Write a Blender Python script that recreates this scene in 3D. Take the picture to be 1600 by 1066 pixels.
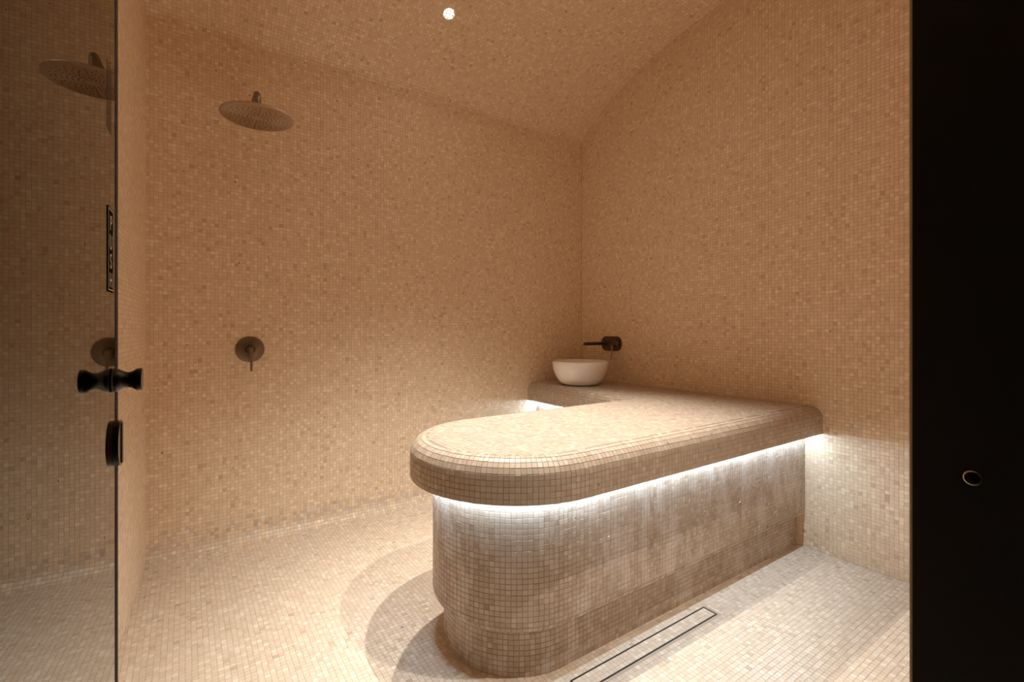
import bpy, bmesh, math, random
import numpy as np
from mathutils import Matrix, Vector

for o in list(bpy.data.objects):
    bpy.data.objects.remove(o, do_unlink=True)
sc = bpy.context.scene
COL = sc.collection
PI = math.pi

# ------------------------------------------------------------------ camera, world, exposure
CAM_H = 1.2
cd = bpy.data.cameras.new('camera'); cam = bpy.data.objects.new('camera', cd); COL.objects.link(cam)
cam.location = (0, 0, CAM_H)
cam.rotation_euler = (PI/2, 0, -math.atan2(742.0, 1080.0))
cd.sensor_width = 36; cd.lens = 742/1600*36; cd.shift_y = -18/1600; cd.clip_start = .02
sc.camera = cam
w = bpy.data.worlds.new('world'); sc.world = w; w.use_nodes = True
w.node_tree.nodes['Background'].inputs[0].default_value = (.01, .008, .006, 1)
w.node_tree.nodes['Background'].inputs[1].default_value = .3
sc.view_settings.view_transform = 'Standard'; sc.view_settings.look = 'None'
sc.view_settings.gamma = 1; sc.view_settings.use_curve_mapping = False
sc.view_settings.exposure = 0.54
sc.cycles.diffuse_bounces = 12
SPOT_W = 188.0; SPOT_COL = (1.0, .95, .87)
LED_E = 64.0; LED_COL = (.60, .80, 1.0)

# ------------------------------------------------------------------ sizes (metres)
XR = 2.821                 # right wall
YB = 3.042                 # back wall
YF = .187                  # inner face of the front wall (doorway)
XL0, XLS = -.168, .05      # left wall: x at back wall, lean per metre towards the door
ZS = 2.80                  # springing of the vault
P = .0188                  # mosaic pitch
G = .0011                  # joint
COVE = .085
JX = .68                   # right jamb
rng = np.random.default_rng(7); random.seed(7)

# ------------------------------------------------------------------ materials
def new_mat(name):
    m = bpy.data.materials.new(name); m.use_nodes = True
    return m, m.node_tree.nodes, m.node_tree.links, m.node_tree.nodes['Principled BSDF']

def tile_mat(name, dark, mid, light, rough=.42, stain=None):
    m, N, L, b = new_mat(name)
    a = N.new('ShaderNodeAttribute'); a.attribute_name = 'tint'
    r = N.new('ShaderNodeValToRGB'); L.new(a.outputs['Fac'], r.inputs[0])
    e = r.color_ramp.elements
    e[0].position = 0; e[0].color = (*dark, 1); e[1].position = 1; e[1].color = (*light, 1)
    x = e.new(.5); x.color = (*mid, 1)
    tc = N.new('ShaderNodeTexCoord')
    nz = N.new('ShaderNodeTexNoise'); nz.inputs['Scale'].default_value = 160; nz.inputs['Detail'].default_value = 4
    L.new(tc.outputs['Object'], nz.inputs['Vector'])
    mr = N.new('ShaderNodeMapRange'); mr.inputs[1].default_value = .3; mr.inputs[2].default_value = .7
    mr.inputs[3].default_value = .9; mr.inputs[4].default_value = 1.07
    L.new(nz.outputs[0], mr.inputs[0])
    mx = N.new('ShaderNodeMix'); mx.data_type = 'RGBA'; mx.blend_type = 'MULTIPLY'; mx.inputs[0].default_value = 1
    L.new(r.outputs[0], mx.inputs[6]); L.new(mr.outputs[0], mx.inputs[7])
    # sparse tiny pits in the stone
    vz = N.new('ShaderNodeTexNoise'); vz.inputs['Scale'].default_value = 55; vz.inputs['Detail'].default_value = 1
    L.new(tc.outputs['Object'], vz.inputs['Vector'])
    vr = N.new('ShaderNodeMapRange'); vr.inputs[1].default_value = .76; vr.inputs[2].default_value = .80
    L.new(vz.outputs[0], vr.inputs[0])
    pm = N.new('ShaderNodeMix'); pm.data_type = 'RGBA'; L.new(vr.outputs[0], pm.inputs[0])
    L.new(mx.outputs[2], pm.inputs[6]); pm.inputs[7].default_value = (dark[0]*.45, dark[1]*.4, dark[2]*.35, 1)
    out = pm.outputs[2]
    if stain:
        mp = N.new('ShaderNodeMapping'); mp.inputs['Scale'].default_value = (7, 7, 2.2)
        L.new(tc.outputs['Object'], mp.inputs[0])
        s = N.new('ShaderNodeTexNoise'); s.inputs['Scale'].default_value = 1.6; s.inputs['Detail'].default_value = 5; s.inputs['Roughness'].default_value = .6
        L.new(mp.outputs[0], s.inputs['Vector'])
        sr = N.new('ShaderNodeMapRange'); sr.inputs[1].default_value = .48; sr.inputs[2].default_value = .6; sr.inputs[4].default_value = .75
        L.new(s.outputs[0], sr.inputs[0])
        sm = N.new('ShaderNodeMix'); sm.data_type = 'RGBA'; L.new(sr.outputs[0], sm.inputs[0])
        L.new(out, sm.inputs[6]); sm.inputs[7].default_value = (*stain, 1)
        out = sm.outputs[2]
    L.new(out, b.inputs['Base Color'])
    wn = N.new('ShaderNodeTexWhiteNoise'); wn.noise_dimensions = '1D'; L.new(a.outputs['Fac'], wn.inputs['W'])
    rr = N.new('ShaderNodeMapRange'); rr.inputs[3].default_value = rough-.12; rr.inputs[4].default_value = rough+.12
    L.new(wn.outputs['Value'], rr.inputs[0]); L.new(rr.outputs[0], b.inputs['Roughness'])
    b.inputs['Specular IOR Level'].default_value = .4
    return m

def plain(name, col, rough=.5, metal=0, **kw):
    m, N, L, b = new_mat(name)
    tc = N.new('ShaderNodeTexCoord'); nz = N.new('ShaderNodeTexNoise'); nz.inputs['Scale'].default_value = kw.get('ns', 60)
    L.new(tc.outputs['Object'], nz.inputs['Vector'])
    mr = N.new('ShaderNodeMapRange'); mr.inputs[3].default_value = .92; mr.inputs[4].default_value = 1.08
    L.new(nz.outputs[0], mr.inputs[0])
    mx = N.new('ShaderNodeMix'); mx.data_type = 'RGBA'; mx.blend_type = 'MULTIPLY'; mx.inputs[0].default_value = 1
    mx.inputs[6].default_value = (*col, 1); L.new(mr.outputs[0], mx.inputs[7]); L.new(mx.outputs[2], b.inputs['Base Color'])
    b.inputs['Roughness'].default_value = rough; b.inputs['Metallic'].default_value = metal
    if 'aniso' in kw:
        b.inputs['Anisotropic'].default_value = kw['aniso']
        t = N.new('ShaderNodeTangent'); t.direction_type = 'RADIAL'; t.axis = kw.get('axis', 'Z'); L.new(t.outputs[0], b.inputs['Tangent'])
    if 'coat' in kw: b.inputs['Coat Weight'].default_value = kw['coat']
    return m

def emit(name, col, e):
    m, N, L, b = new_mat(name)
    b.inputs['Base Color'].default_value = (*col, 1); b.inputs['Emission Color'].default_value = (*col, 1)
    b.inputs['Emission Strength'].default_value = e
    return m

M_TILE = tile_mat('beige_mosaic', (.63, .455, .295), (.83, .67, .49), (.955, .82, .645))
M_FLOOR = tile_mat('floor_mosaic', (.53, .40, .28), (.70, .585, .46), (.82, .715, .595), .36)
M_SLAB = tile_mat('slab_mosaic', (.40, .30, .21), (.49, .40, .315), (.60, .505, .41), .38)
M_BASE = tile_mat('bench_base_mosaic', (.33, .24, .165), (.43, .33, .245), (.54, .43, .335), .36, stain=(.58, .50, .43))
M_GROUT = plain('grout', (.56, .41, .25), .85)
M_GROUTF = plain('floor_grout', (.47, .385, .29), .85)
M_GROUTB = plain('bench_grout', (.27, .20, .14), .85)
M_STONE = plain('beige_stone', (.81, .65, .47), .6)
M_BRONZE = plain('brushed_bronze', (.56, .46, .37), .40, 1, aniso=.75, axis='Z')
M_BRONZEY = plain('brushed_bronze_wall', (.20, .145, .10), .34, 1, aniso=.75, axis='Y')
M_BRONZEL = plain('bronze_satin', (.30, .235, .18), .3, 1)
M_GUN = plain('gunmetal', (.15, .115, .085), .38, 1)
M_BLACK = plain('black_metal', (.012, .011, .010), .28, 0, coat=.3)
M_JAMB = plain('black_panel', (.0035, .0035, .0028), .6)
M_RUB = plain('nozzle_rubber', (.03, .022, .016), .6)
M_CER = plain('white_ceramic', (.93, .91, .89), .12, 0, coat=.6)
M_MARK = plain('dark_print', (.10, .085, .07), .5)
M_BRASS = plain('worn_brass', (.85, .76, .62), .35, 1)
M_TRIM = plain('pale_trim', (.72, .58, .40), .5)
M_SEAL = plain('mauve_seal', (.75, .66, .68), .35)
M_SLOT = plain('drain_black', (.02, .016, .013), .45)
M_PRINT = plain('cream_print', (.90, .80, .62), .7)
M_SIGN = plain('matt_black_sign', (.006, .0055, .005), .9)
M_SIGN.node_tree.nodes['Principled BSDF'].inputs['Specular IOR Level'].default_value = .05
M_LED = emit('led_white', LED_COL, LED_E)
M_LENS = emit('lamp_lens', (1, .89, .74), 380)
M_RING = plain('lamp_bezel', (.80, .74, .66), .35)
m, N_, L_, b_ = new_mat('bronze_tinted_glass'); M_GLASS = m
b_.inputs['Base Color'].default_value = (.03, .019, .008, 1); b_.inputs['Roughness'].default_value = 0
b_.inputs['Transmission Weight'].default_value = 1; b_.inputs['IOR'].default_value = 1.38
m, N_, L_, b_ = new_mat('faint_film'); M_FILM = m
b_.inputs['Base Color'].default_value = (.02, .015, .01, 1); b_.inputs['Roughness'].default_value = .35; b_.inputs['Alpha'].default_value = .22

# ------------------------------------------------------------------ mesh helpers
def link(o, parent=None, off=None):
    COL.objects.link(o)
    if parent is not None:
        o.parent = parent
        if parent.type == 'EMPTY' and off is None: o.location = tuple(-c for c in parent.location)
        elif off is not None: o.location = off
    return o

def mk(name, verts, faces, mat, parent=None, smooth=False, angle=None):
    me = bpy.data.meshes.new(name); me.from_pydata([tuple(v) for v in verts], [], faces); me.update()
    if mat: me.materials.append(mat)
    if smooth:
        me.polygons.foreach_set('use_smooth', [True]*len(me.polygons))
        try: me.set_sharp_from_angle(angle=math.radians(angle or 40))
        except Exception: pass
    return link(bpy.data.objects.new(name, me), parent)

class MB:
    def __init__(s): s.v = []; s.f = []
    def add(s, v, f):
        n = len(s.v); s.v += [tuple(x) for x in v]; s.f += [tuple(i+n for i in q) for q in f]; return s
    def box(s, a, b):
        x0, y0, z0 = a; x1, y1, z1 = b
        return s.add([(x0,y0,z0),(x1,y0,z0),(x1,y1,z0),(x0,y1,z0),(x0,y0,z1),(x1,y0,z1),(x1,y1,z1),(x0,y1,z1)],
            [(0,3,2,1),(4,5,6,7),(0,1,5,4),(1,2,6,5),(2,3,7,6),(3,0,4,7)])
    def lathe(s, prof, o, ax, n=48, close=False):
        """prof: (radius, height along ax) from o"""
        ax = Vector(ax).normalized(); t = Vector((0,0,1)) if abs(ax.z) < .9 else Vector((1,0,0))
        u = ax.cross(t).normalized(); v = ax.cross(u); o = Vector(o); vs = []; fs = []
        for r, h in prof:
            for k in range(n):
                a = 2*PI*k/n; vs.append(o + ax*h + (u*math.cos(a)+v*math.sin(a))*max(r, 1e-5))
        m = len(prof)
        for i in range(m-1):
            for k in range(n):
                k2 = (k+1) % n; fs.append((i*n+k, i*n+k2, (i+1)*n+k2, (i+1)*n+k))
        if close:
            fs.append(tuple(range(n))[::-1]); fs.append(tuple(range((m-1)*n, m*n)))
        return s.add(vs, fs)
    def tube(s, pts, rad, n=20):
        """rad: number or list; capped"""
        pts = [Vector(p) for p in pts]; k = len(pts); rad = rad if hasattr(rad, '__len__') else [rad]*k
        vs = []; fs = []; t0 = (pts[1]-pts[0]).normalized()
        u = t0.orthogonal().normalized()
        for i, p in enumerate(pts):
            t = (pts[min(i+1, k-1)]-pts[max(i-1, 0)]).normalized()
            u = (u - t*u.dot(t)).normalized(); v = t.cross(u)
            for j in range(n):
                a = 2*PI*j/n; vs.append(p+(u*math.cos(a)+v*math.sin(a))*rad[i])
        for i in range(k-1):
            for j in range(n):
                j2 = (j+1) % n; fs.append((i*n+j, i*n+j2, (i+1)*n+j2, (i+1)*n+j))
        fs.append(tuple(range(n))[::-1]); fs.append(tuple(range((k-1)*n, k*n)))
        return s.add(vs, fs)
    def prism(s, pts2, fn, h0, h1):
        """pts2 polygon mapped by fn(a,b,h)"""
        n = len(pts2); vs = [fn(a, b, h0) for a, b in pts2]+[fn(a, b, h1) for a, b in pts2]
        fs = [tuple(range(n))[::-1], tuple(range(n, 2*n))]+[(i, (i+1) % n, (i+1) % n+n, i+n) for i in range(n)]
        return s.add(vs, fs)
    def build(s, name, mat, parent=None, smooth=True, angle=35):
        o = mk(name, s.v, s.f, mat, parent, False)
        bm = bmesh.new(); bm.from_mesh(o.data); bmesh.ops.remove_doubles(bm, verts=bm.verts, dist=2e-5)
        bmesh.ops.recalc_face_normals(bm, faces=bm.faces); bm.to_mesh(o.data); bm.free()
        if smooth:
            o.data.polygons.foreach_set('use_smooth', [True]*len(o.data.polygons))
            o.data.set_sharp_from_angle(angle=math.radians(angle))
        return o

def empty(name, loc, label, cat, group=None):
    o = bpy.data.objects.new(name, None); o.location = loc; o.empty_display_size = .05; COL.objects.link(o)
    o['label'] = label; o['category'] = cat
    if group: o['group'] = group
    return o
def struct(o, label=None):
    o['kind'] = 'structure'
    if label: o['label'] = label
    return o

# ------------------------------------------------------------------ mosaic
def tints(n):
    t = rng.normal(.47, .07, n); r = rng.random(n)
    t = np.where(r < .17, rng.normal(.80, .09, n), t)
    t = np.where(r > .955, rng.normal(.20, .09, n), t)
    return np.clip(t, .0, 1.)

class Tiles:
    """arrays of tile centres, frames and half sizes"""
    def __init__(s, c, u, v, n, hu, hv):
        k = len(c); bc = lambda a: np.broadcast_to(np.asarray(a, float), (k, 3)).copy()
        s.c = np.asarray(c, float); s.u = bc(u); s.v = bc(v); s.n = bc(n)
        s.hu = np.broadcast_to(np.asarray(hu, float), (k,)).copy(); s.hv = np.broadcast_to(np.asarray(hv, float), (k,)).copy()
        s.t = tints(k)
        s.c = s.c+s.u*(rng.normal(0, .00022, k))[:, None]+s.v*(rng.normal(0, .00022, k))[:, None]
    def take(s, idx):
        o = object.__new__(Tiles)
        for a in 'c u v n hu hv t'.split(): setattr(o, a, getattr(s, a)[idx])
        return o
    def join(s, b):
        o = object.__new__(Tiles)
        for a in 'c u v n hu hv t'.split(): setattr(o, a, np.concatenate([getattr(s, a), getattr(b, a)]))
        return o

TH, CH = .0009, .0007
def build_tiles(name, T, mat, parent):
    k = len(T.c)
    th = TH+rng.normal(0, .00012, k); ta = rng.normal(0, .010, k); tb = rng.normal(0, .010, k)
    V = np.empty((k, 8, 3))
    for i, (a, b) in enumerate(((-1,-1),(1,-1),(1,1),(-1,1))):
        V[:, i] = T.c+T.u*(a*T.hu)[:, None]+T.v*(b*T.hv)[:, None]
        V[:, 4+i] = T.c+T.u*(a*(T.hu-CH))[:, None]+T.v*(b*(T.hv-CH))[:, None]+T.n*(th+ta*a*T.hu+tb*b*T.hv)[:, None]
    quads = np.array([(4,5,6,7),(0,1,5,4),(1,2,6,5),(2,3,7,6),(3,0,4,7)])
    F = (np.arange(k)[:, None, None]*8+quads[None]).reshape(-1)
    me = bpy.data.meshes.new(name)
    me.vertices.add(8*k); me.vertices.foreach_set('co', V.reshape(-1))
    me.loops.add(20*k); me.loops.foreach_set('vertex_index', F.astype(np.int32))
    me.polygons.add(5*k); me.polygons.foreach_set('loop_start', np.arange(0, 20*k, 4, dtype=np.int32))
    at = me.attributes.new('tint', 'FLOAT', 'POINT'); at.data.foreach_set('value', np.repeat(T.t, 8))
    me.polygons.foreach_set('use_smooth', np.zeros(5*k, bool))
    me.update(calc_edges=True); me.validate()
    me.materials.append(mat)
    o = link(bpy.data.objects.new(name, me), parent); o['kind'] = 'stuff'
    return o

_unit = {}
def unit_tile(mat, i):
    if (mat.name, i) in _unit: return _unit[(mat.name, i)]
    e = CH/(P-G)
    vs = [(a*.5, b*.5, 0) for a, b in ((-1,-1),(1,-1),(1,1),(-1,1))]
    ta, tb = rng.normal(0, .010, 2)*.009
    vs += [(a*(.5-e), b*(.5-e), TH+a*ta+b*tb) for a, b in ((-1,-1),(1,-1),(1,1),(-1,1))]
    me = bpy.data.meshes.new('tile'); me.from_pydata(vs, [], [(4,5,6,7),(0,1,5,4),(1,2,6,5),(2,3,7,6),(3,0,4,7)]); me.update()
    at = me.attributes.new('tint', 'FLOAT', 'POINT'); at.data.foreach_set('value', [tints(1)[0]]*8)
    me.materials.append(mat); _unit[(mat.name, i)] = me
    return me

FW = np.array([742., 1080.])/math.hypot(742, 1080); RT = np.array([FW[1], -FW[0]])
def project(c):
    d = c-np.array([0, 0, CAM_H]); fw = d[:, :2]@FW; fw = np.where(fw < .05, .05, fw)
    return 800+742*(d[:, :2]@RT)/fw, 515-742*d[:, 2]/fw
def shown_size(T):
    """apparent size of each tile from the doorway"""
    a = np.array([project(T.c-T.u*T.hu[:, None]), project(T.c+T.u*T.hu[:, None]), project(T.c-T.v*T.hv[:, None]), project(T.c+T.v*T.hv[:, None])])
    du = a[1]-a[0]; dv = a[3]-a[2]; area = np.abs(du[0]*dv[1]-du[1]*dv[0])
    face = np.einsum('ij,ij->i', T.n, np.array([0, 0, CAM_H])-T.c)
    px, py = project(T.c)
    ok = (face > 0) & (px > 190) & (px < 1418) & (py > 3) & (py < 1063) & (T.hu > .006) & (T.hv > .006)
    return np.where(ok, area, 0)

def split(T, n, extra=None):
    a = shown_size(T)
    if extra is not None: a = np.where(extra, a, 0)
    order = np.argsort(-a)[:n]; order = order[a[order] > 0]
    rest = np.ones(len(T.c), bool); rest[order] = False
    return T.take(order), T.take(rest)

def single_tiles(T, mat, parent):
    for i in range(len(T.c)):
        o = bpy.data.objects.new('tile', unit_tile(mat, random.randrange(14)))
        u, v, n, c = T.u[i]*2*T.hu[i], T.v[i]*2*T.hv[i], T.n[i], T.c[i]
        COL.objects.link(o); o.parent = parent
        o.matrix_basis = Matrix(((u[0], v[0], n[0], c[0]), (u[1], v[1], n[1], c[1]), (u[2], v[2], n[2], c[2]), (0, 0, 0, 1)))

def cells(a, b, p=P):
    """pitch cells between a and b; the last one is cut"""
    n = int(math.ceil((b-a)/p-1e-6)); lo = a+np.arange(n)*p; hi = np.minimum(lo+p, b)
    k = (hi-lo) > .004; lo, hi = lo[k], hi[k]
    return (lo+hi)/2, (hi-lo-G)/2

def plane_tiles(o, u, v, n, ua, ub, va, vb, keep=None):
    cu, hu = cells(ua, ub); cv, hv = cells(va, vb)
    A, B = np.meshgrid(cu, cv); HA, HB = np.meshgrid(hu, hv)
    A, B, HA, HB = A.ravel(), B.ravel(), HA.ravel(), HB.ravel()
    c = np.asarray(o)+A[:, None]*np.asarray(u)+B[:, None]*np.asarray(v)
    T = Tiles(c, u, v, n, HA, HB)
    return T if keep is None else T.take(keep(c))

def resample(pts, step):
    pts = np.asarray(pts, float); s = np.concatenate([[0], np.cumsum(np.hypot(*np.diff(pts, axis=0).T))])
    return s, (lambda q: np.stack([np.interp(q, s, pts[:, i]) for i in range(2)], -1))

def sweep_tiles(prof, xa, xb, sign=1):
    """profile of (y, z) swept along x; normal to the left of the profile direction times sign"""
    s, f = resample(prof, P); cs, hs = cells(0, s[-1]); cx, hx = cells(xa, xb)
    q = f(cs); t = f(cs+.004)-f(cs-.004); t /= np.linalg.norm(t, axis=1)[:, None]
    A, I = np.meshgrid(cx, np.arange(len(cs))); HA, _ = np.meshgrid(hx, cs); I = I.ravel()
    c = np.stack([A.ravel(), q[I, 0], q[I, 1]], -1); k = len(c)
    v = np.stack([np.zeros(k), t[I, 0], t[I, 1]], -1); n = sign*np.stack([np.zeros(k), -t[I, 1], t[I, 0]], -1)
    return Tiles(c, (1, 0, 0), v, n, HA.ravel(), hs[I])

def sweep_back(name, prof, xa, xb, mat, smooth=True):
    n = len(prof); vs = [(xa, y, z) for y, z in prof]+[(xb, y, z) for y, z in prof]
    return mk(name, vs, [(i, i+1, n+i+1, n+i) for i in range(n-1)], mat, None, smooth, 30)

# vault profile (y, z), a flattened arch between back and front wall
APEX = (YB+YF)/2
half = [(3.042, 2.80), (3.034, 2.825), (3.012, 2.852), (2.975, 2.884), (2.90, 2.930), (2.80, 2.984), (2.70, 3.034), (2.50, 3.118), (2.30, 3.183), (2.10, 3.231), (1.90, 3.264), (1.75, 3.280), (APEX, 3.286)]
hp = np.array(half); ss = np.concatenate([[0], np.cumsum(np.hypot(*np.diff(hp, axis=0).T))])
dense = []
for i in range(len(hp)-1):
    p0, p1, p2, p3 = hp[max(i-1, 0)], hp[i], hp[i+1], hp[min(i+2, len(hp)-1)]
    for k in range(5):
        t = k/5; dense.append(.5*((2*p1)+(-p0+p2)*t+(2*p0-5*p1+4*p2-p3)*t*t+(-p0+3*p1-3*p2+p3)*t**3))
dense.append(hp[-1]); VAULT = [tuple(p) for p in dense]+[(2*APEX-p[0], p[1]) for p in dense[-2::-1]]
va = np.array(VAULT)[::-1]
def vault_z(y): return np.interp(y, va[:, 0], va[:, 1])
def left_x(y): return XL0-XLS*(YB-y)

# ------------------------------------------------------------------ the room
XA = -.34
DR = (1.080, 1.158, 1.845, 1.224)                   # linear drain rectangle
fl = struct(mk('floor', [(XA, -.14, 0), (XR+.1, -.14, 0), (XR+.1, YB-COVE, 0), (XA, YB-COVE, 0)], [(0, 1, 2, 3)], M_GROUTF),
            'beige marble mosaic floor of the steam room')
T = plane_tiles((XA, YF, 0), (1, 0, 0), (0, 1, 0), (0, 0, 1), 0, XR-XA, 0, YB-COVE-YF,
    keep=lambda c: ~((c[:, 0] > DR[0]-.006) & (c[:, 0] < DR[2]+.006) & (c[:, 1] > DR[1]-.006) & (c[:, 1] < DR[3]+.006))
                   & (c[:, 0] > left_x(c[:, 1])-.01))
T = T.take(~((T.c[:, 0] > 1.15) & (T.c[:, 1] > 1.33) & (T.c[:, 1] < 1.82)))
near = (T.c[:, 1] < 1.15) | (T.c[:, 0] < .6)
A, B = split(T, 300, near)
single_tiles(A, M_FLOOR, fl); build_tiles('mosaic', B, M_FLOOR, fl)

ang = np.linspace(-PI/2, 0, 9)
PB = [(YB-COVE+COVE*math.cos(a), COVE+COVE*math.sin(a)) for a in ang]+[(YB, ZS)]
wb = struct(sweep_back('wall_back', PB, XA, XR+.1, M_GROUT), 'back wall of beige mosaic with the shower on it')
T = sweep_tiles(PB, XL0-.004, XR, 1)
A, B = split(T, 300, (T.c[:, 2] > .1) & (T.c[:, 0] < .9))
single_tiles(A, M_TILE, wb); lowb = rng.random(len(B.c)) > B.c[:, 2]/.17
build_tiles('mosaic', B.take(~lowb), M_TILE, wb); build_tiles('cove_mosaic', B.take(lowb), M_FLOOR, wb)

ce = struct(sweep_back('ceiling', VAULT, XA, XR+.1, M_GROUT), 'vaulted beige mosaic ceiling')
build_tiles('mosaic', sweep_tiles(VAULT, XA, XR, 1), M_TILE, ce)

wr = struct(mk('wall_right', [(XR, YF-.2, -.02), (XR, YB+.1, -.02), (XR, YB+.1, 3.4), (XR, YF-.2, 3.4)], [(0, 3, 2, 1)], M_GROUT),
            'right end wall of beige mosaic under the vault')
T = plane_tiles((XR, YF, 0), (0, 1, 0), (0, 0, 1), (-1, 0, 0), 0, YB-YF, 0, 3.4, keep=lambda c: c[:, 2]-.009 < vault_z(c[:, 1]))
A, B = split(T, 300, (T.c[:, 1] < 1.1))
single_tiles(A, M_TILE, wr); build_tiles('mosaic', B, M_TILE, wr)

du = np.array([XLS, 1, 0])/math.hypot(XLS, 1); nl = np.array([du[1], -du[0], 0]); o0 = np.array([left_x(YF), YF, 0])
le = (YB-YF)/du[1]
wl = struct(mk('wall_left', [o0-du*.2+(0, 0, -.02), o0+du*(le+.1)+(0, 0, -.02), o0+du*(le+.1)+(0, 0, 3.4), o0-du*.2+(0, 0, 3.4)], [(0, 1, 2, 3)], M_GROUT),
            'narrow strip of beige mosaic wall beside the glass door')
T = plane_tiles(o0, du, (0, 0, 1), nl, 0, le, 0, 3.4, keep=lambda c: c[:, 2]-.009 < vault_z(c[:, 1]))
build_tiles('mosaic', T, M_TILE, wl)

wf = MB().box((JX+.012, -.14, 0), (XR+.1, YF, 3.4)).box((-.5, -.14, 0), (-.13, YF, 3.4)).box((-.13, -.14, 2.16), (JX+.012, YF, 3.4))
struct(wf.build('wall_front', M_STONE, None, False), 'front wall around the doorway')

# black jamb panel with its strike hole
HY, HZ, HR = .137, 1.044, .0078
jp = MB(); n = 48; x0, x1 = JX, JX+.012; ya, yb, za, zb = -.14, YF, 0, 2.16
circ = [(HY+HR*math.cos(2*PI*k/n), HZ+HR*math.sin(2*PI*k/n)) for k in range(n)]
sq = []
for k in range(n):
    c, s_ = math.cos(2*PI*k/n), math.sin(2*PI*k/n); m_ = max(abs(c), abs(s_)); sq.append((HY+.02*c/m_, HZ+.02*s_/m_))
jp.add([(x0, y, z) for y, z in circ+sq], [(k, (k+1) % n, n+(k+1) % n, n+k) for k in range(n)])
for a0, a1, b0, b1 in ((ya, yb, za, HZ-.02), (ya, yb, HZ+.02, zb), (ya, HY-.02, HZ-.02, HZ+.02), (HY+.02, yb, HZ-.02, HZ+.02)):
    jp.box((x0, a0, b0), (x1, a1, b1))
jamb = struct(jp.build('trim_1', M_JAMB, None, False), 'black door jamb panel with a small metal-rimmed hole')
MB().lathe([(HR-.0002, .010), (HR-.0002, 0), (HR-.0012, -.0008), (HR-.0016, .0), (HR-.0018, .0105)], (JX, HY, HZ), (1, 0, 0), 40).build('strike_ring', M_BRASS, jamb)
MB().lathe([(HR, .0104), (.0001, .0106)], (JX, HY, HZ), (1, 0, 0), 24).build('strike_recess', M_BLACK, jamb)
struct(MB().box((JX, YF, 0), (JX+.012, YF+.0025, 2.16)).build('trim_2', M_TRIM, None, False), 'thin pale edge strip along the black jamb')

# ------------------------------------------------------------------ tinted glass door, standing open
TAU = .033; ye = .842; xe = -.0783
dv = Vector((TAU, 1, 0)).normalized(); dn = Vector((1, -TAU, 0)).normalized(); E0 = Vector((xe, ye, 0))
def dp(u, z, h=0): return E0-dv*u+dn*h+Vector((0, 0, z))
DW, DZ0, DZ1 = .79, .012, 2.14
door = empty('door_1', dp(DW, 0), 'dark bronze glass door standing open at left, with black knob', 'door')
door['kind'] = 'structure'; del door['category']
def dbox(mb, u0, u1, z0, z1, h0, h1): return mb.prism([(u0, z0), (u1, z0), (u1, z1), (u0, z1)], lambda a, b, h: dp(a, b, h), h0, h1)
dbox(MB(), 0, DW, DZ0, DZ1, -.008, 0).build('glass_pane', M_GLASS, door, False)
dbox(MB(), -.0022, -.0002, DZ0, DZ1, -.0075, .0018).build('edge_seal', M_SEAL, door, False)
KZ = 1.1335; KU = .0345
kprof = [(.0001, 0), (.0150, 0), (.0152, .004), (.0146, .0065), (.0125, .010), (.0108, .0135), (.0104, .017), (.0112, .0205), (.0134, .0235), (.0146, .0252), (.0149, .0262), (.0149, .0306), (.0143, .0313), (.0001, .0313)]
kn = MB().lathe(kprof, dp(KU, KZ, .0004), dn, 48).build('knob', M_BLACK, door)
MB().lathe([(.0152, 0), (.0158, .0006), (.0158, .0016), (.0152, .0022)], dp(KU, KZ, .0004), dn, 48).build('washer', M_MARK, kn)
MB().lathe(kprof, dp(KU, KZ, -.0084), -dn, 48).build('knob', M_BLACK, door)
# lock: small D shaped case at the free edge
dpts = []
for k in range(25):
    a = -PI/2+PI*k/24; dpts.append((.010+.026*math.cos(a), 1.046+.030*math.sin(a)))
dpts = [(.002, 1.016), (.010, 1.016)]+dpts[1:-1]+[(.010, 1.076), (.002, 1.076)]
lk = MB().prism(dpts, lambda a, b, h: dp(a, b, h), .0002, .0065).build('lock_case', M_BLACK, door, False)
lb = MB()
lb.prism([(.0015, 1.020), (.006, 1.018), (.012, 1.0195), (.012, 1.0725), (.006, 1.074), (.0015, 1.072)], lambda a, b, h: dp(a, b, h), .0065, .0078)
lb.build('lock_cover', M_GUN, lk, False)
# sign: upright letters one below the other
sg = dbox(MB(), .0294, .0694, 1.2480, 1.3556, .0003, .0008).build('push_sign', M_SIGN, door, False)
bd = MB()
for a in ((.0314, .0674, 1.2500, 1.2512), (.0314, .0674, 1.3524, 1.3536), (.0314, .0326, 1.2500, 1.3536), (.0662, .0674, 1.2500, 1.3536)): dbox(bd, *a, .0008, .0010)
bd.build('sign_border', M_PRINT, sg, False)
for i, ch in enumerate('PUSH'):
    cu = bpy.data.curves.new('letter', 'FONT'); cu.body = ch; cu.size = .027; cu.align_x = 'CENTER'; cu.extrude = .0001
    to = bpy.data.objects.new('letter', cu); COL.objects.link(to)
    me = bpy.data.meshes.new_from_object(to.evaluated_get(bpy.context.evaluated_depsgraph_get()))
    bpy.data.objects.remove(to, do_unlink=True)
    z0 = 1.3268-i*.0243
    for v in me.vertices: v.co = dp(.0494-v.co.x, z0+v.co.y, .0010+v.co.z)
    me.materials.clear(); me.materials.append(M_PRINT)
    lt = bpy.data.objects.new('letter', me); COL.objects.link(lt); lt.parent = sg
# faint dark film strip above the sign
fm = MB(); dbox(fm, .040, .0725, 1.452, 1.536, .0003, .0005)
fm.build('film_strip', M_FILM, door, False)
for hz in (.30, 1.85):
    dbox(MB(), DW-.05, DW+.0, hz-.045, hz+.045, -.016, .008).build('hinge', M_BLACK, door, False)

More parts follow.
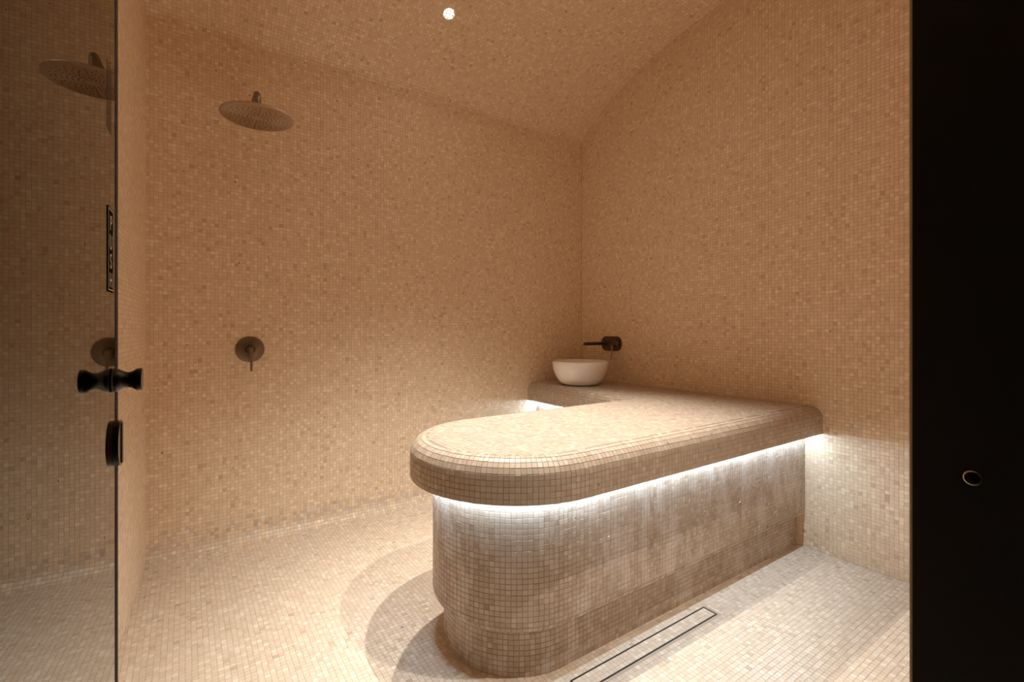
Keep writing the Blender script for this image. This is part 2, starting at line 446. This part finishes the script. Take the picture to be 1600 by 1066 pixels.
# ------------------------------------------------------------------ the bench: slab, body and plinth follow one outline
CX, CY, CR = 1.10, 1.5755, .4175
XS, FR = 2.24, .10                                   # shelf edge and inner corner
SEG = [('l', lambda o: ((XR+.001, CY-CR+o), (CX, CY-CR+o))),
       ('a', lambda o: ((CX, CY), CR-o, -PI/2, -3*PI/2)),
       ('l', lambda o: ((CX, CY+CR-o), (XS-FR, CY+CR-o))),
       ('a', lambda o: ((XS-FR, CY+CR+FR), FR+o, -PI/2, 0.)),
       ('l', lambda o: ((XS+o, CY+CR+FR), (XS+o, YB+.001)))]
def seg_len(i, o):
    k, f = SEG[i]; a = f(o)
    return math.hypot(a[1][0]-a[0][0], a[1][1]-a[0][1]) if k == 'l' else abs(a[1]*(a[3]-a[2]))
def path(s, ref, o):
    """points, tangents, outward normals and stretch on the outline inset by o, at arc length s of the outline inset by ref"""
    s = np.atleast_1d(np.asarray(s, float)); L = [seg_len(i, ref) for i in range(5)]; cum = np.concatenate([[0], np.cumsum(L)])
    o = np.broadcast_to(np.asarray(o, float), s.shape)
    p = np.zeros((len(s), 2)); t = np.zeros((len(s), 2)); st = np.ones(len(s))
    for i in range(5):
        m = (s >= cum[i]-1e-9) & ((s < cum[i+1]) if i < 4 else (s <= cum[i+1]+1e-6))
        for j in np.nonzero(m)[0]:
            k, f = SEG[i]; a = f(o[j]); q = (s[j]-cum[i])/L[i]
            if k == 'l':
                v = np.subtract(a[1], a[0]); p[j] = np.add(a[0], v*q); t[j] = v/np.linalg.norm(v)
            else:
                an = a[2]+(a[3]-a[2])*q; p[j] = (a[0][0]+a[1]*math.cos(an), a[0][1]+a[1]*math.sin(an))
                sg_ = 1 if a[3] > a[2] else -1; t[j] = (-math.sin(an)*sg_, math.cos(an)*sg_); st[j] = seg_len(i, o[j])/L[i]
    # travelling this way round, the outside lies to the left
    return p, t, np.stack([-t[:, 1], t[:, 0]], -1), st, cum[-1]
def dense_s(ref):
    L = [seg_len(i, ref) for i in range(5)]; out = []; c = 0
    for i in range(5):
        n = 2 if SEG[i][0] == 'l' else (48 if i == 1 else 14)
        out += list(c+np.linspace(0, L[i], n, endpoint=(i == 4))); c += L[i]
    return np.array(out)
# the outside must lie on the left of travel: check once and flip if needed
_p, _t, _n, _, _ = path([.1], 0, 0)
FLIP = 1 if _n[0][1] < 0 else -1

def band_tiles(prof, ref, side=1):
    s, f = resample(prof, P); rows = max(1, round(s[-1]/P)); pv = s[-1]/rows
    cs = (np.arange(rows)+.5)*pv; q = f(cs); tq = f(cs+.003)-f(cs-.003); tq /= np.linalg.norm(tq, axis=1)[:, None]
    total = sum(seg_len(i, ref) for i in range(5)); k = int(total/P); pu = total/k; su = (np.arange(k)+.5)*pu
    out = None
    for r in range(rows):
        p, t, no, st, _ = path(su, ref, q[r, 0]); no = no*FLIP
        c = np.concatenate([p, np.full((k, 1), q[r, 1])], 1)
        v = np.concatenate([-no*tq[r, 0], np.full((k, 1), tq[r, 1])], 1); u = np.concatenate([t, np.zeros((k, 1))], 1)
        n = np.cross(u, v); o3 = np.concatenate([no, np.zeros((k, 1))], 1)
        want = side*(o3*tq[r, 1]+np.array([0, 0, 1])*tq[r, 0])
        n *= np.sign(np.einsum('ij,ij->i', n, want))[:, None]
        T = Tiles(c, u, v, n, (pu*st-G)/2, (pv-G)/2); out = T if out is None else out.join(T)
    return out
def band_mesh(name, prof, ref, mat, parent, caps=True):
    ds = dense_s(ref); k = len(ds); vs = []; fs = []
    for o, z in prof:
        p = path(ds, ref, o)[0]; vs += [(a, b, z) for a, b in p]
    for i in range(len(prof)-1):
        for j in range(k-1): fs.append((i*k+j, i*k+j+1, (i+1)*k+j+1, (i+1)*k+j))
    if caps:
        for i in (0, len(prof)-1):
            vs.append((XR+.001, YB+.001, prof[i][1])); r = list(range(i*k, i*k+k))+[len(vs)-1]
            fs.append(tuple(r if i else r[::-1]))
    return mk(name, vs, fs, mat, parent, True, 30)
def inside(c, o):
    ds = dense_s(0); pl = np.concatenate([path(ds, 0, o)[0], [[XR+.002, YB+.002]]]); r = np.zeros(len(c), bool)
    for i in range(len(pl)):
        (x1, y1), (x2, y2) = pl[i], pl[(i+1) % len(pl)]
        if y1 == y2: continue
        cr = ((y1 > c[:, 1]) != (y2 > c[:, 1])) & (c[:, 0] < (x2-x1)*(c[:, 1]-y1)/(y2-y1)+x1); r ^= cr
    return r

bench = empty('massage_bench', (1.7, CY, 0), 'round-ended mosaic massage bench with glowing white light under its slab', 'bench')
ZB, ZT, RR = .640, .782, .062
pr_slab = [(0, ZB), (0, ZT-RR)]+[(RR-RR*math.cos(a), ZT-RR+RR*math.sin(a)) for a in np.linspace(0, PI/2, 9)[1:]]
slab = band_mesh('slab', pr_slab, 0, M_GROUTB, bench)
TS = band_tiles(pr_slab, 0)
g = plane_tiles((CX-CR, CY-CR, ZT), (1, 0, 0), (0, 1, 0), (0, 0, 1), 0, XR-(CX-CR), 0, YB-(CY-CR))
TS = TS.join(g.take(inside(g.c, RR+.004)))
OB, OP = .088, .131; CB = OP-OB
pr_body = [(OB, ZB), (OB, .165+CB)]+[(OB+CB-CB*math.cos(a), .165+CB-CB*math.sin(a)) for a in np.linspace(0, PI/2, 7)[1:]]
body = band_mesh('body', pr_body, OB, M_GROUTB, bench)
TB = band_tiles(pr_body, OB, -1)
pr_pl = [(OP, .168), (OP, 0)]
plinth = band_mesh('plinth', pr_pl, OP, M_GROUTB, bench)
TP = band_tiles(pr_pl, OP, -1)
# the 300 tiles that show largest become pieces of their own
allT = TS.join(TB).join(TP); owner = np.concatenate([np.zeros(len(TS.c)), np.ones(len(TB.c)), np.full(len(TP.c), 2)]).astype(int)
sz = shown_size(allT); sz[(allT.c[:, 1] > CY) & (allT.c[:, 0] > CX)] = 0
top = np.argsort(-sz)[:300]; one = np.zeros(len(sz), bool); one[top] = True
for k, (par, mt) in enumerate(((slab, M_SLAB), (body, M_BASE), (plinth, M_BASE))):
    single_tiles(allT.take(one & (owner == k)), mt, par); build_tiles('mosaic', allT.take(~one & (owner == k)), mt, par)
# light strip under the slab's edge
lo, lw = .066, .005
Ls = [seg_len(i, lo) for i in range(5)]; s_all = dense_s(lo)
for a_, b_s in ((0, Ls[0]+.78*Ls[1]), (sum(Ls[:3]), sum(Ls))):          # front and round end; shelf edge
    ds = s_all[(s_all >= a_-1e-6) & (s_all <= b_s+1e-6)]; vs = []; fs = []; k = len(ds)
    for o, z in ((lo-lw, ZB-.0005), (lo-lw, ZB-.005), (lo+lw, ZB-.005), (lo+lw, ZB-.0005)):
        vs += [(a, b, z) for a, b in path(ds, lo, o)[0]]
    for i in range(3):
        for j in range(k-1): fs.append((i*k+j, i*k+j+1, (i+1)*k+j+1, (i+1)*k+j))
    led = mk('light_strip', vs, fs, M_LED, bench); led['label'] = 'glowing cool white light strip'

# ------------------------------------------------------------------ linear drain in the floor
dr = empty('linear_drain', ((DR[0]+DR[2])/2, (DR[1]+DR[3])/2, 0), 'long tile-filled floor drain with thin black frame beside the bench', 'drain')
fw_ = .0055
f = MB()
f.box((DR[0], DR[1], 0), (DR[2], DR[1]+fw_, .0014)).box((DR[0], DR[3]-fw_, 0), (DR[2], DR[3], .0014))
f.box((DR[0], DR[1]+fw_, 0), (DR[0]+fw_, DR[3]-fw_, .0014)).box((DR[2]-fw_, DR[1]+fw_, 0), (DR[2], DR[3]-fw_, .0014))
f.build('frame', M_SLOT, dr, False)
ins = MB().box((DR[0]+fw_, DR[1]+fw_, 0), (DR[2]-fw_, DR[3]-fw_, .0003)).build('insert', M_GROUTF, dr, False)
wy = (DR[3]-DR[1]-2*fw_)/3; cxs, hxs = cells(DR[0]+fw_, DR[2]-fw_)
cc = [(x, DR[1]+fw_+wy*(j+.5), .0003) for j in range(3) for x in cxs]
single_tiles(Tiles(cc, (1, 0, 0), (0, 1, 0), (0, 0, 1), np.tile(hxs, 3), (wy-G)/2), M_FLOOR, ins)

# ------------------------------------------------------------------ ceramic bowl
bx, by = 2.462, 2.672
bowl = empty('wash_bowl', (bx, by, ZT+.0016), 'white ceramic wash bowl standing on the corner shelf', 'bowl')
R0, HB_ = .212, .178
outer = [(.0001, .0)]+[(.105, .0), (.120, .003)]
for k in range(1, 15):
    a = k/14*PI/2; outer.append((.120+(R0-.120)*math.sin(a)**.9, .003+(HB_-.003)*(1-math.cos(a))**.80))
inner = [(R0-.003, HB_+.002), (R0-.008, HB_+.001), (R0-.010, HB_-.006)]
for k in range(1, 13):
    a = PI/2-k/12*PI/2; inner.append((.11+(R0-.010-.11)*math.sin(a)**.9, .016+(HB_-.022)*(1-math.cos(a))**.8))
inner.append((.0001, .015))
MB().lathe(outer+inner, (bx, by, ZT+.0016), (0, 0, 1), 72).build('shell', M_CER, bowl, True, 60)
# small maker's mark near the rim, on the side towards the door
mk_ = MB(); az = math.atan2(-by, -bx)-.72
for k in range(3):
    a0 = az-.035+k*.028; ra = R0-.0035
    mk_.add([(bx+ra*math.cos(a), by+ra*math.sin(a), ZT+z) for a, z in ((a0, .146), (a0+.018, .146), (a0+.018, .153), (a0, .153))], [(0, 1, 2, 3)])
mk_.build('maker_mark', M_MARK, bowl, False)
MB().lathe([(.0001, .019), (.022, .019), (.024, .016)], (bx, by, ZT+.0016), (0, 0, 1), 32).build('waste_cap', M_BRONZE, bowl)

# ------------------------------------------------------------------ wall tap over the bowl
tp = empty('wall_tap', (XR, 2.69, 1.087), 'dark bronze wall tap with lever over the wash bowl', 'tap')
hy, hz = .106, .058; pts = []
for q, (sy, szz) in enumerate(((1, 1), (-1, 1), (-1, -1), (1, -1))):
    for k in range(9):
        a = q*PI/2+k/8*PI/2; r = .050; pts.append((2.69+sy*(hy-r)+r*math.cos(a), 1.087+szz*(hz-r)+r*math.sin(a)))
pl_ = MB().prism(pts, lambda a, b, h: (XR-.001-h, a, b), 0, .009)
pl_.prism([(2.69+(a-2.69)*.96, 1.087+(b-1.087)*.94) for a, b in pts], lambda a, b, h: (XR-.001-h, a, b), .009, .011)
pl_.build('back_plate', M_GUN, tp, True, 30)
sy_ = 2.757
MB().tube([(XR-.011, sy_, 1.087), (XR-.20, sy_, 1.087), (XR-.225, sy_, 1.086), (XR-.238, sy_, 1.084)], [.0135, .0135, .0135, .0125], 24).build('spout', M_GUN, tp)
MB().lathe([(.022, 0), (.022, .008), (.0145, .010)], (XR-.010, sy_, 1.087), (-1, 0, 0), 32).build('spout_collar', M_GUN, tp)
MB().lathe([(.0055, .0), (.009, .0), (.009, .004), (.0055, .004)], (XR-.228, sy_, 1.0745), (0, 0, -1), 20).build('outlet', M_BRASS, tp)
MB().lathe([(.032, 0), (.032, .020), (.030, .024), (.022, .028), (.020, .055), (.018, .058), (.0001, .058)], (XR-.010, 2.628, 1.087), (-1, 0, 0), 40).build('valve', M_GUN, tp)
MB().tube([(XR-.055, 2.628, 1.088), (XR-.062, 2.628, 1.070), (XR-.066, 2.628, 1.045), (XR-.070, 2.628, .965)], [.012, .009, .0065, .0055], 16).build('lever', M_BRONZEL, tp)

# ------------------------------------------------------------------ rain shower on the back wall
sx, sy2, szh = .298, 2.700, 2.265
sh = empty('rain_shower', (sx, YB, 2.396), 'large round bronze rain shower head on a wall arm', 'shower')
MB().lathe([(.0001, 0), (.160, 0), (.164, .002), (.166, .006), (.165, .010), (.160, .012), (.05, .016), (.0001, .016)], (sx, sy2, szh), (0, 0, 1), 96).build('head', M_BRONZE, sh)
nz_ = MB()
for k in range(24):
    for j in range(7):
        a = 2*PI*k/24+(.10 if j % 2 and k % 6 else 0); r = .030+j*.0175
        if j == 0 and k % 2: continue
        nz_.lathe([(.0026, -.0002), (.0024, -.0014), (.0001, -.0016)], (sx+r*math.cos(a), sy2+r*math.sin(a), szh), (0, 0, 1), 8)
nz = nz_.build('nozzles', M_RUB, sh); nz['kind'] = 'stuff'
ra = .0155
arm = [(sx, YB-.002, 2.396), (sx, sy2+.06, 2.396)]+[(sx, sy2+.03-.03*math.sin(a)+.0, 2.366+.03*math.cos(a)) for a in np.linspace(0, PI/2, 8)]+[(sx, sy2, 2.318)]
MB().tube(arm, ra, 24).build('arm', M_BRONZEL, sh)
MB().lathe([(.0185, 0), (.0185, .012), (.0158, .040)], (sx, sy2, szh+.014), (0, 0, 1), 32).build('swivel', M_BRONZE, sh)
MB().lathe([(.0001, .008), (.028, .008), (.030, .006), (.030, 0)], (sx, YB-.001, 2.396), (0, -1, 0), 40).build('wall_flange', M_BRONZE, sh)

# shower valve
vx, vz = .298, 1.088
vl = empty('shower_valve', (vx, YB, vz), 'round bronze shower valve with downward lever on the back wall', 'valve')
MB().lathe([(.0001, .010), (.068, .010), (.0715, .008), (.0725, .004), (.0725, 0)], (vx, YB-.001, vz), (0, -1, 0), 80).build('plate', M_BRONZEY, vl)
MB().lathe([(.024, .0), (.024, .022), (.022, .026), (.0215, .050), (.019, .054), (.0001, .054)], (vx, YB-.010, vz), (0, -1, 0), 40).build('cartridge', M_GUN, vl)
MB().tube([(vx, YB-.058, vz+.006), (vx, YB-.062, vz-.006), (vx, YB-.066, vz-.022), (vx, YB-.070, vz-.05), (vx, YB-.078, vz-.118)], [.014, .0125, .009, .0068, .0058], 20).build('lever', M_BRONZEL, vl)

# ------------------------------------------------------------------ downlights in the vault
def downlight(x, y, label, power=1.0):
    z = float(vault_z(y)); d = .02; sl = (float(vault_z(y+d))-float(vault_z(y-d)))/(2*d)
    nrm = Vector((0, sl, -1)).normalized()          # out of the vault, into the room
    c = Vector((x, y, z))
    t = empty('downlight', c, label, 'lamp', 'downlights across the vault')
    MB().lathe([(.030, -.002), (.031, .002), (.035, .0035), (.038, .002), (.0385, -.002)], c, nrm, 40).build('bezel', M_RING, t)
    MB().lathe([(.030, .0005), (.0001, .0008)], c, nrm, 32).build('lens', M_LENS, t)
    ld = bpy.data.lights.new('downlight_beam', 'SPOT'); ld.energy = SPOT_W*power; ld.color = SPOT_COL
    ld.spot_size = math.radians(63); ld.spot_blend = 1.0; ld.shadow_soft_size = .012
    lo_ = bpy.data.objects.new('downlight_beam', ld); COL.objects.link(lo_); lo_.parent = t
    lo_.location = nrm*.012; lo_.rotation_euler = nrm.to_track_quat('-Z', 'Y').to_euler()
LX, LY = 1.30, 2.560
downlight(LX, LY, 'bright recessed downlight on the slope towards the back wall')
downlight(1.18, 1.33, 'recessed downlight at the crown of the vault')
downlight(1.18, .46, 'recessed downlight on the slope towards the doorway', .6)
